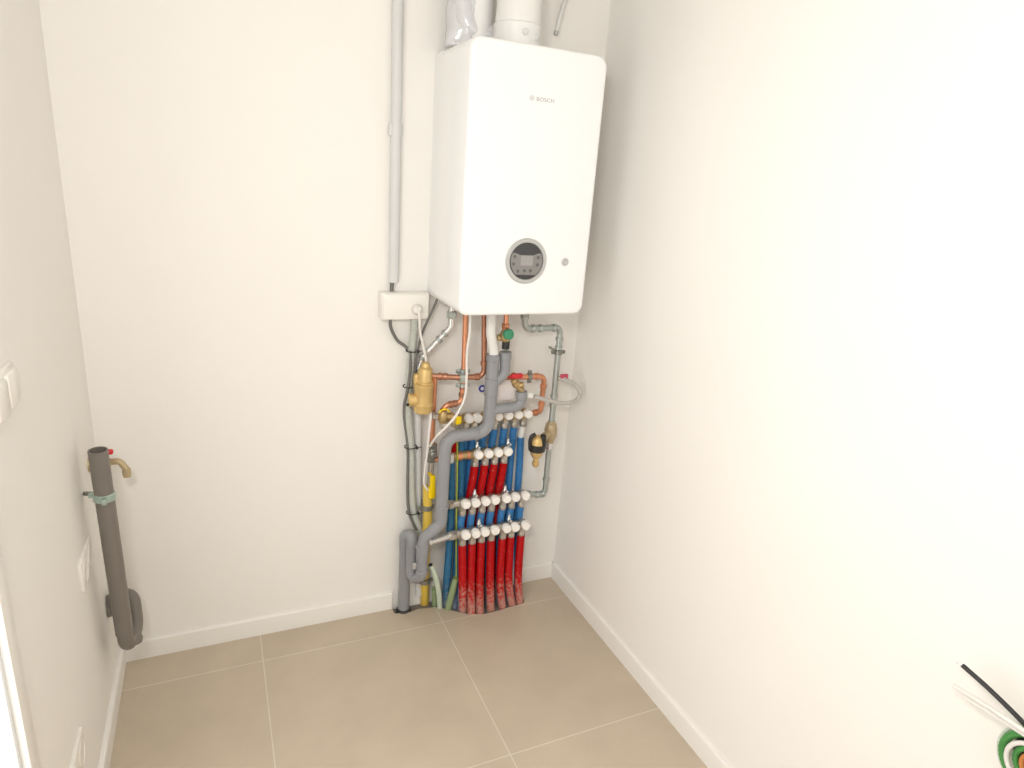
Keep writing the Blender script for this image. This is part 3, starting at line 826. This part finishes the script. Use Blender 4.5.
lathe(bm, q2 + V((0, 0, -.030)), (0, 0, 1), [(0, .010), (.008, .0135), (.036, .0135), (.042, .009)], 16)
t = thing('brass_valve', q2, 'second brass valve with yellow flag handle beside the top manifold end', 'valve')
obj('body', bm, M_tan, t)
obj('flag_handle', bx(q2 + V((-.004, -.022, -.016)), q2 + V((.016, -.013, .012)), .003, 2), M_yel, t, label='yellow flag handle')

# ------------------------------------------------------------------ the conduits
ORD = ['leftmost', 'second from left', 'third from left', 'middle', 'third from right', 'second from right', 'rightmost']
FOOT4 = [V((1.086, -0.0825, 0)), V((1.108, -0.1113, 0)), V((1.141, -0.1099, 0)), V((1.186, -0.1094, 0)), V((1.234, -0.1097, 0)), V((1.274, -0.1101, 0)), V((1.306, -0.1079, 0))]
for i in range(7):
    x = X4[i]; f = FOOT4[i]; f.z = -.015
    f.y = max(f.y, -.112 if i < 3 else -.106)
    top_z = Z4 - .044
    d = f.x - x
    a, b, c = (.10, .34, .66) if i < 4 else (.0, .10, .46)
    pts = [V((x, Y4, top_z)), V((x + d * a, Y4, .24)), V((x + d * b, Y4, .13)), V((x + d * c, (f.y + Y4) / 2, .055)), f]
    obj('red_conduit', corrugated(pts, .0140), M_red, label='dusty red corrugated conduit into the floor under the lowest manifold, %s of seven' % ORD[i], cat='conduit', group='red conduits into the floor')
for i in range(7):
    x = X3[i]
    pts = [V((x, Y3, Z3 - .042)), V((x - .002, Y3 + .004, .33)), V((x + .010, Y3 + .010, .15)), V((x + .020, Y3 + .006, -.015))]
    obj('blue_conduit', corrugated(pts, .0128), M_blue, label='short blue corrugated conduit between the two seven-cap manifolds, %s of seven' % ORD[i], cat='conduit', group='blue conduits under the seven-cap manifold')
O4 = ['leftmost', 'second from left', 'third from left', 'rightmost']
for i in range(4):
    x = X2[i]
    x3 = x - .012
    pts = [V((x, Y2, Z2 - .044)), V((x - .003, Y2, .52)), V((x3, Y2 + .006, .40)), V((x3 + .004, Y2 + .010, .20)), V((x3 + .010, Y2 + .006, -.015))]
    obj('red_conduit', corrugated(pts, .0138), M_red, label='clean red corrugated conduit under the four-cap manifold, %s of four' % O4[i], cat='conduit', group='red conduits under the four-cap manifold')
for i in range(7):
    x = X1[i]
    dx = (.002, -.004, -.004, -.004, -.002, 0, .006)[i]
    if i == 6: continue
    pts = [V((x, Y1, Z1m - .042)), V((x + dx * .5, Y1 + .007, .60)), V((x + dx, Y1 + .009, .40)), V((x + dx, Y1 + .009, .2)), V((x + dx, Y1 + .009, -.015))]
    obj('blue_conduit', corrugated(pts, .0128), M_blue, label='long blue corrugated conduit hanging from the topmost manifold, %s of seven' % ORD[i], cat='conduit', group='blue conduits under the topmost manifold')
pr = [V((1.293, -0.022, 0.6381)), V((1.296, -0.024, 0.5484)), V((1.294, -0.03, 0.4144))]
pts = [pr[0], pr[1], pr[2], V((pr[2].x - .004, -.022, .25)), V((pr[2].x + .002, -.02, -.015))]
lb = thing('blue_conduit', pts[0], 'long blue corrugated conduit with pale pipe end at its top, rightmost under the topmost manifold', 'conduit', 'blue conduits under the topmost manifold')
obj('conduit', corrugated(pts, .0128), M_blue, lb)
obj('inner_pipe', tube([pts[0] + V((0, 0, -.02)), V((X1[6], Y1, Z1m - .042))], .0115, 0, 14), M_white, lb, label='pale pipe end')

# two long blue conduits at far left, and a red stub
pts = [V((1.019, -0.055, 0.5861)), V((1.027, -0.055, 0.4408)), V((1.028, -0.06, 0.2654)), V((1.028, -0.048, 0.0924)), V((1.036, -0.0319, -0.015))]
lb = thing('blue_conduit', pts[-1], 'long dull blue conduit standing just right of the grey drain pipe', 'conduit')
obj('conduit', corrugated(pts, .0135), M_teal, lb)
obj('inner_pipe', tube([pts[0] + V((0, 0, -.02)), pts[0] + V((0, 0, .030))], .0115, 0, 14), M_white, lb, label='pale pipe end')
pts = [V((1.06, -0.036, 0.6554)), V((1.068, -0.036, 0.4254)), V((1.064, -0.045, 0.2502)), V((1.063, -0.045, 0.1042)), V((1.062, -0.0469, -0.015))]
obj('blue_conduit', corrugated(pts, .0128), M_teal, label='long dark blue conduit between the earth wire and the dull blue conduit', cat='conduit')
pts = [V((1.021, -0.03, 0.3502)), V((1.02, -0.03, 0.1874)), V((1.015, -0.03, 0.0833)), V((1.017, -0.0192, -0.015))]
pts = [V((1.038, -0.03, 0.6625)), V((1.038, -0.032, 0.6114))]
rs = thing('red_conduit', pts[1], 'short red conduit stub just below the horizontal grey drain', 'conduit')
obj('conduit', corrugated(pts, .0130), M_red, rs)
obj('nut', hexnut(B(), pts[1] + V((0, 0, .004)), (0, 0, -1), .016, .014), M_nickel, rs)

obj('earth_wire', cable([(1.032, -0.075, 0.6738), (1.036, -0.078, 0.5645), (1.039, -0.082, 0.4141), (1.044, -0.085, 0.277), (1.05, -0.085, 0.1535), (1.047, -0.083, 0.1237)], .0028), M_earth,
    label='thin yellow-green earth wire running down beside the blue conduits', cat='wire')
obj('green_conduit', corrugated([(1.05, -0.083, 0.1398), (1.04, -0.082, 0.0912), (1.032, -0.0599, -0.012)], .0115), M_green,
    label='dull green conduit slanting out of the floor at the foot of the earth wire', cat='conduit')
obj('green_conduit', corrugated([(0.9835, -0.045, 0.0872), (0.9974, -0.0191, -0.015)], .0105), M_green,
    label='short dull green conduit stub in the floor beside the yellow sleeve', cat='conduit')
mc = [V((0.9483, -0.095, 0.2208)), V((0.968, -0.09, 0.1734)), V((0.9869, -0.08, 0.1012)), V((1.01, -0.0418, -0.015))]
t = thing('mint_conduit', mc[-1], 'pale mint conduit bending up from the floor with an open end', 'conduit')
obj('conduit', corrugated(mc, .0090), M_mint, t)
obj('open_end', lat(mc[0], mc[0] - mc[1], [(-.001, .0075), (.0012, .0075)], 14), M_black, t, label='dark open mouth')

# ------------------------------------------------------------------ brass pressure filter on the cold feed
fp = V((gp[4].x, GY, gp[4].z))
t = thing('pressure_reducer', fp + V((-.02, 0, -.11)), 'tan brass pressure reducer with black collar on the steel pipe near the right corner', 'pressure reducer')
bm = B()
lathe(bm, fp + V((0, 0, .012)), (0, 0, -1), [(0, .0140), (.008, .0140), (.010, .019), (.030, .0235), (.056, .0225), (.070, .017), (.084, .0135)], 22)
bxc = V((1.343, -0.085, 0.6505))
sweep(bm, fillet([fp + V((0, 0, -.032)), V((fp.x - .03, GY - .02, fp.z - .034)), bxc], .02), .0150, 16)
obj('body', bm, M_tan, t)
vx, vy = V((1.325, -0.095, 0.6297)).x, -0.095
zc = V((1.325, -0.095, 0.6239)).z
obj('upper_bowl', lat((vx, vy, zc), (0, 0, 1), [(0, .0255), (.008, .026), (.030, .0225), (.040, .018), (.046, .008), (.046, 0)], 24), M_brass, t)
obj('lower_bowl', lat((vx, vy, zc), (0, 0, -1), [(0, .024), (.022, .023), (.036, .016), (.040, .010), (.052, .0095), (.054, .012), (.064, .013), (.070, .010), (.074, .008)], 24), M_brass, t)
obj('black_collar', lat((vx, vy, zc - .012), (0, 0, 1), [(0, .027), (.002, .0295), (.024, .0295), (.026, .027)], 24), M_black, t, label='black collar')
rk = V((1.339, -0.112, 0.6541))
bm = B()
ar = [V((vx - .0265, vy, zc - .004)), V((vx - .030, vy, zc + .026)), V((vx - .026, vy, zc + .046)), V((vx - .012, vy - .004, zc + .054))]
sweep(bm, fillet(ar, [.02, .014]), .0065, 12)
obj('black_bracket', bm, M_black, t, label='black bracket arm')
obj('black_handle', bx(rk + V((-.009, -.006, -.024)), rk + V((.009, .010, .024)), .005, 3), M_black, t, label='black handle')
cq = [V((fp.x - .001, GY, fp.z - .070)), V((1.412, -0.055, 0.4758)), V((1.42, -0.055, 0.4173)), V((1.371, -0.065, 0.4187)), V((1.2896 + .012, -.076, .4365))]
cq[1].x = cq[2].x = fp.x
k = thing('chrome_pipe', cq[2], 'chrome pipe elbowing left from the brass reducer to the seven-cap manifold', 'pipe')
obj('tube', tube(cq, .0105, [.05, .034, .03], 18), M_steel, k)
obj('union_nut', hexnut(B(), cq[0] + V((0, 0, .0)), (0, 0, -1), .024, .0165), M_chrome, k)
fittings('press_collar', cq, ((1, 2, .05), (2, 3, .55), (3, 4, .2), (3, 4, .75)), .0132, M_steel, k)

# ------------------------------------------------------------------ standpipe and tap on the left wall
PX, PY = 0.040, -0.262
sp = thing('standpipe', (PX, PY, .24), 'grey open-topped standpipe with trap on the left wall', 'standpipe')
top_p, bot_p = V((PX - .001, -0.272, 0.826)), V((PX + .004, -0.250, 0.285))
bm = B()
sweep(bm, [top_p, bot_p], .0215, 26, closed_ends=False)
sweep(bm, [top_p, top_p + (bot_p - top_p) * .22], .0185, 26, closed_ends=False)
a = [v for v in bm.verts]
# rim between outer and inner walls
ro, ri = [], []
for v in bm.verts:
    if abs((v.co - top_p).dot((bot_p - top_p).normalized())) < 1e-4:
        (ro if (v.co - top_p).length > .020 else ri).append(v)
for k in range(26): bm.faces.new((ro[k], ro[(k + 1) % 26], ri[(k + 1) % 26], ri[k]))
obj('pipe', bm, M_pvcW, sp)
ub = [bot_p + V((0, 0, .02)), V((PX + .005, -.247, .232)), V((PX + .020, -.160, .232)), V((PX + .016, -.140, .325)), V((PX - .020, -.118, .318)), V((-T - .02, -.104, .275))]
obj('trap_bend', tube(ub, .0195, [.040, .036, .030, .03], 22), M_pvcW, sp)
bm = B()
lathe(bm, (PX + .014, -.195, .207), (.05, .15, 1), [(0, .017), (.003, .0220), (.014, .0230), (.018, .0220), (.022, .020)], 24)
obj('cleaning_cap', bm, M_pvcW, sp)
obj('wall_rosette', lat((-T - .004, -.104, .277), (1, 0, .1), [(0, .030), (.012, .029), (.016, .024)], 26), M_pvcW, sp)
cl = V((PX, -.267, .700))
k = thing('pipe_clamp', cl, 'turquoise zinc clamp holding the standpipe to the left wall', 'clamp')
bm = B()
lathe(bm, cl + V((0, 0, -.010)), (0, 0, 1), [(0, .0222), (.002, .0245), (.018, .0245), (.020, .0222)], 26)
box(bm, cl + V((-.002, -.037, -.008)), cl + V((.008, -.022, .008)), .002)
box(bm, cl + V((-.036, .010, -.006)), cl + V((-.016, .020, .006)), .002)
obj('band', bm, M_clampT, k)
obj('stud', tube([cl + V((-.016, .018, 0)), V((-T - .002, -.216, .690))], .0055, 0, 10), M_clampS, k, label='dark threaded stud')

tp = thing('wall_tap', (-T, -.112, .72), 'brass wall tap with red handle behind the standpipe', 'tap')
bm = B()
lathe(bm, (-T - .001, -.108, .722), (1, 0, 0), [(0, .021), (.006, .020), (.010, .012), (.020, .0115), (.032, .012), (.036, .014), (.048, .014), (.052, .010)], 22)
sweep(bm, fillet([V((.036, -.110, .724)), V((.060, -.118, .728)), V((.073, -.121, .706)), V((.074, -.121, .690))], .014), .0085, 14)
lathe(bm, (.074, -.121, .704), (0, 0, -1), [(0, .0100), (.012, .0110), (.022, .0095)], 16)
obj('body', bm, M_tan, tp)
bm = B()
lathe(bm, (.028, -.112, .730), (.1, -.1, 1), [(0, .007), (.020, .006)], 12)
box(bm, (.014, -.121, .748), (.048, -.105, .761), .005, 3)
obj('handle', bm, M_redK, tp, label='red handle')

# ------------------------------------------------------------------ sockets and switches on the left wall
def wall_plate(name, y0, y1, z0, z1, label, cat, sub, group):
    """surface frame with two round wells (sockets) or two rockers (switches)"""
    t = thing(name, (-T, (y0 + y1) / 2, z0), label, cat, group)
    bm = B()
    box(bm, (-T - .002, y0, z0), (-T + .008, y1, z1), .003, 2)
    obj('frame', bm, M_socket, t)
    n = 2
    vert = (z1 - z0) > abs(y1 - y0)
    for k in range(n):
        if vert:
            c = V((-T + .008, (y0 + y1) / 2, z0 + (z1 - z0) * (k + .5) / n)); s = abs(y1 - y0) * .38
        else:
            c = V((-T + .008, y0 + (y1 - y0) * (k + .5) / n, (z0 + z1) / 2)); s = (z1 - z0) * .38
        if sub == 'socket':
            bm = lat(c + V((-.004, 0, 0)), (1, 0, 0), [(0, s), (.0045, s), (.0055, s * .95), (.002, s * .86), (.001, s * .84), (.001, 0)], 26)
            well = obj('socket_well', bm, M_socket, t)
            pin = B()
            for d in (-.0095, .0095): lathe(pin, c + V((-.0035, d, 0)), (1, 0, 0), [(0, .0026), (.0012, .0026)], 10)
            obj('contact_hole', pin, M_black, well, label='dark contact holes')
        else:
            bm = bx(c + V((-.004, -s, -s)), c + V((.005, s, s)), .002, 2)
            obj('rocker', bm, M_socket, t)
    return t
wall_plate('wall_socket', -0.385, -0.243, 0.512, 0.586, 'ivory double wall socket behind the standpipe on the left wall', 'socket', 'socket', None)
wall_plate('wall_socket', -0.735, -0.580, 0.222, 0.298, 'ivory double wall socket low on the left wall near the baseboard', 'socket', 'socket', None)
wall_plate('light_switch', -0.800, -0.662, 1.085, 1.160, 'ivory double light switch high on the left wall at the picture edge', 'switch', 'switch', None)

# ------------------------------------------------------------------ coiled conduits and loose wires out of the right wall
RC = V((1.475, -1.611, 0.6745))
def loop(r, th, x, a0, a1, name, mat, label, corr=True, tilt=.0):
    n = 40
    pts = []
    for k in range(n + 1):
        a = math.radians(a0 + (a1 - a0) * k / n)
        pts.append(V((x - tilt * math.sin(a), RC.y + r * math.cos(a), RC.z + r * math.sin(a))))
    tail = V((W + T + .02, pts[-1].y, pts[-1].z))
    pts = [V((W + T + .02, pts[0].y, pts[0].z - .03))] + pts + [tail]
    bm = corrugated(pts, th, .007, .05, 14, 4) if corr else cable(pts, th, 12, 4)
    return obj(name, bm, mat, label=label, cat='conduit' if corr else 'wire')
loop(.0545, .0060, 1.480, -70, 215, 'green_conduit', M_green2, 'bright green conduit in the outer coil on the right wall', True, .004)
loop(.0635, .0026, 1.486, -60, 215, 'white_cable', M_mint, 'pale cable wrapped round the outside of the green coil', False, .0)
loop(.0430, .0038, 1.470, -80, 235, 'white_cable', M_cableW, 'white cable loop inside the bright green coil on the right wall', False, .004)
loop(.0335, .0046, 1.478, -80, 240, 'green_conduit', M_green2, 'smaller green conduit loop nested inside the white loop', True, .003)
loop(.0235, .0036, 1.476, -80, 240, 'orange_wire', M_orange, 'orange wire loop at the middle of the coil', False, .0)
hb = thing('flush_wall_box', (W + T, RC.y, RC.z - .05), 'dark round flush box in the right wall behind the coiled conduits', 'wall box')
obj('rim', lat((W + T + .002, RC.y, RC.z), (-1, 0, 0), [(0, .058), (.004, .058), (.0055, .056), (.0055, .050), (.003, .049), (.003, 0)], 36), M_socket, hb)
obj('cavity_shade', lat((W + T - .0006, RC.y, RC.z), (-1, 0, 0), [(0, .0488), (.0012, .0488)], 36), M_black, hb, label='black disc painted as the shaded box interior')  # flat black disc paints in the shade inside the box
bw = [V((1.475, -1.635, 0.7122)), V((1.455, -1.581, 0.7491)), V((1.45, -1.527, 0.7689)), V((1.448, -1.479, 0.7804))]
t = thing('black_wire', bw[0], 'loose black wire poking out past the coil with bare tip', 'wire')
obj('insulation', cable([V((W + T + .01, bw[0].y - .01, bw[0].z - .02)), *bw], .0040), M_black, t)
obj('bare_tip', tube([bw[-1], V((1.448, -1.47, 0.7806))], .0022, 0, 8), M_chrome, t, label='bare metal tip')
for (pts, lab) in (([(1.47, -1.631, 0.7258), (1.445, -1.588, 0.7441), (1.44, -1.539, 0.7462), (1.438, -1.48, 0.742)], 'longer loose white wire under the black wire'),
                   ([(1.475, -1.631, 0.7177), (1.462, -1.584, 0.7269), (1.458, -1.542, 0.7264), (1.455, -1.494, 0.7241)], 'shorter loose white wire, lowest of the loose wires')):
    pts = [V(q) for q in pts]
    obj('white_wire', cable([V((W + T + .01, pts[0].y - .01, pts[0].z - .01)), *pts], .0038), M_cableW, label=lab, cat='wire', group='loose white wires')

# ------------------------------------------------------------------ ceiling lamp, added unseen above the frame for downlight
cl = thing('added_ceiling_lamp', (0.75, -1.25, CEIL), 'round white ceiling lamp, unseen, added for downlight', 'lamp')
obj('base', lat((0.75, -1.25, CEIL), (0, 0, -1), [(0, .15), (.02, .15), (.03, .145)], 40), M_white, cl)
M_lamp = bpy.data.materials.new('lamp_diffuser'); M_lamp.use_nodes = True
nt = M_lamp.node_tree
em = nt.nodes['Principled BSDF']
em.inputs['Base Color'].default_value = (.9, .9, .88, 1)
em.inputs['Emission Color'].default_value = (1.0, 0.95, 0.88, 1)
em.inputs['Emission Strength'].default_value = 1.5
obj('diffuser', lat((0.75, -1.25, CEIL - .03), (0, 0, -1), [(0, .140), (.02, .135), (.035, .11), (.042, .06), (.043, 0)], 40), M_lamp, cl)
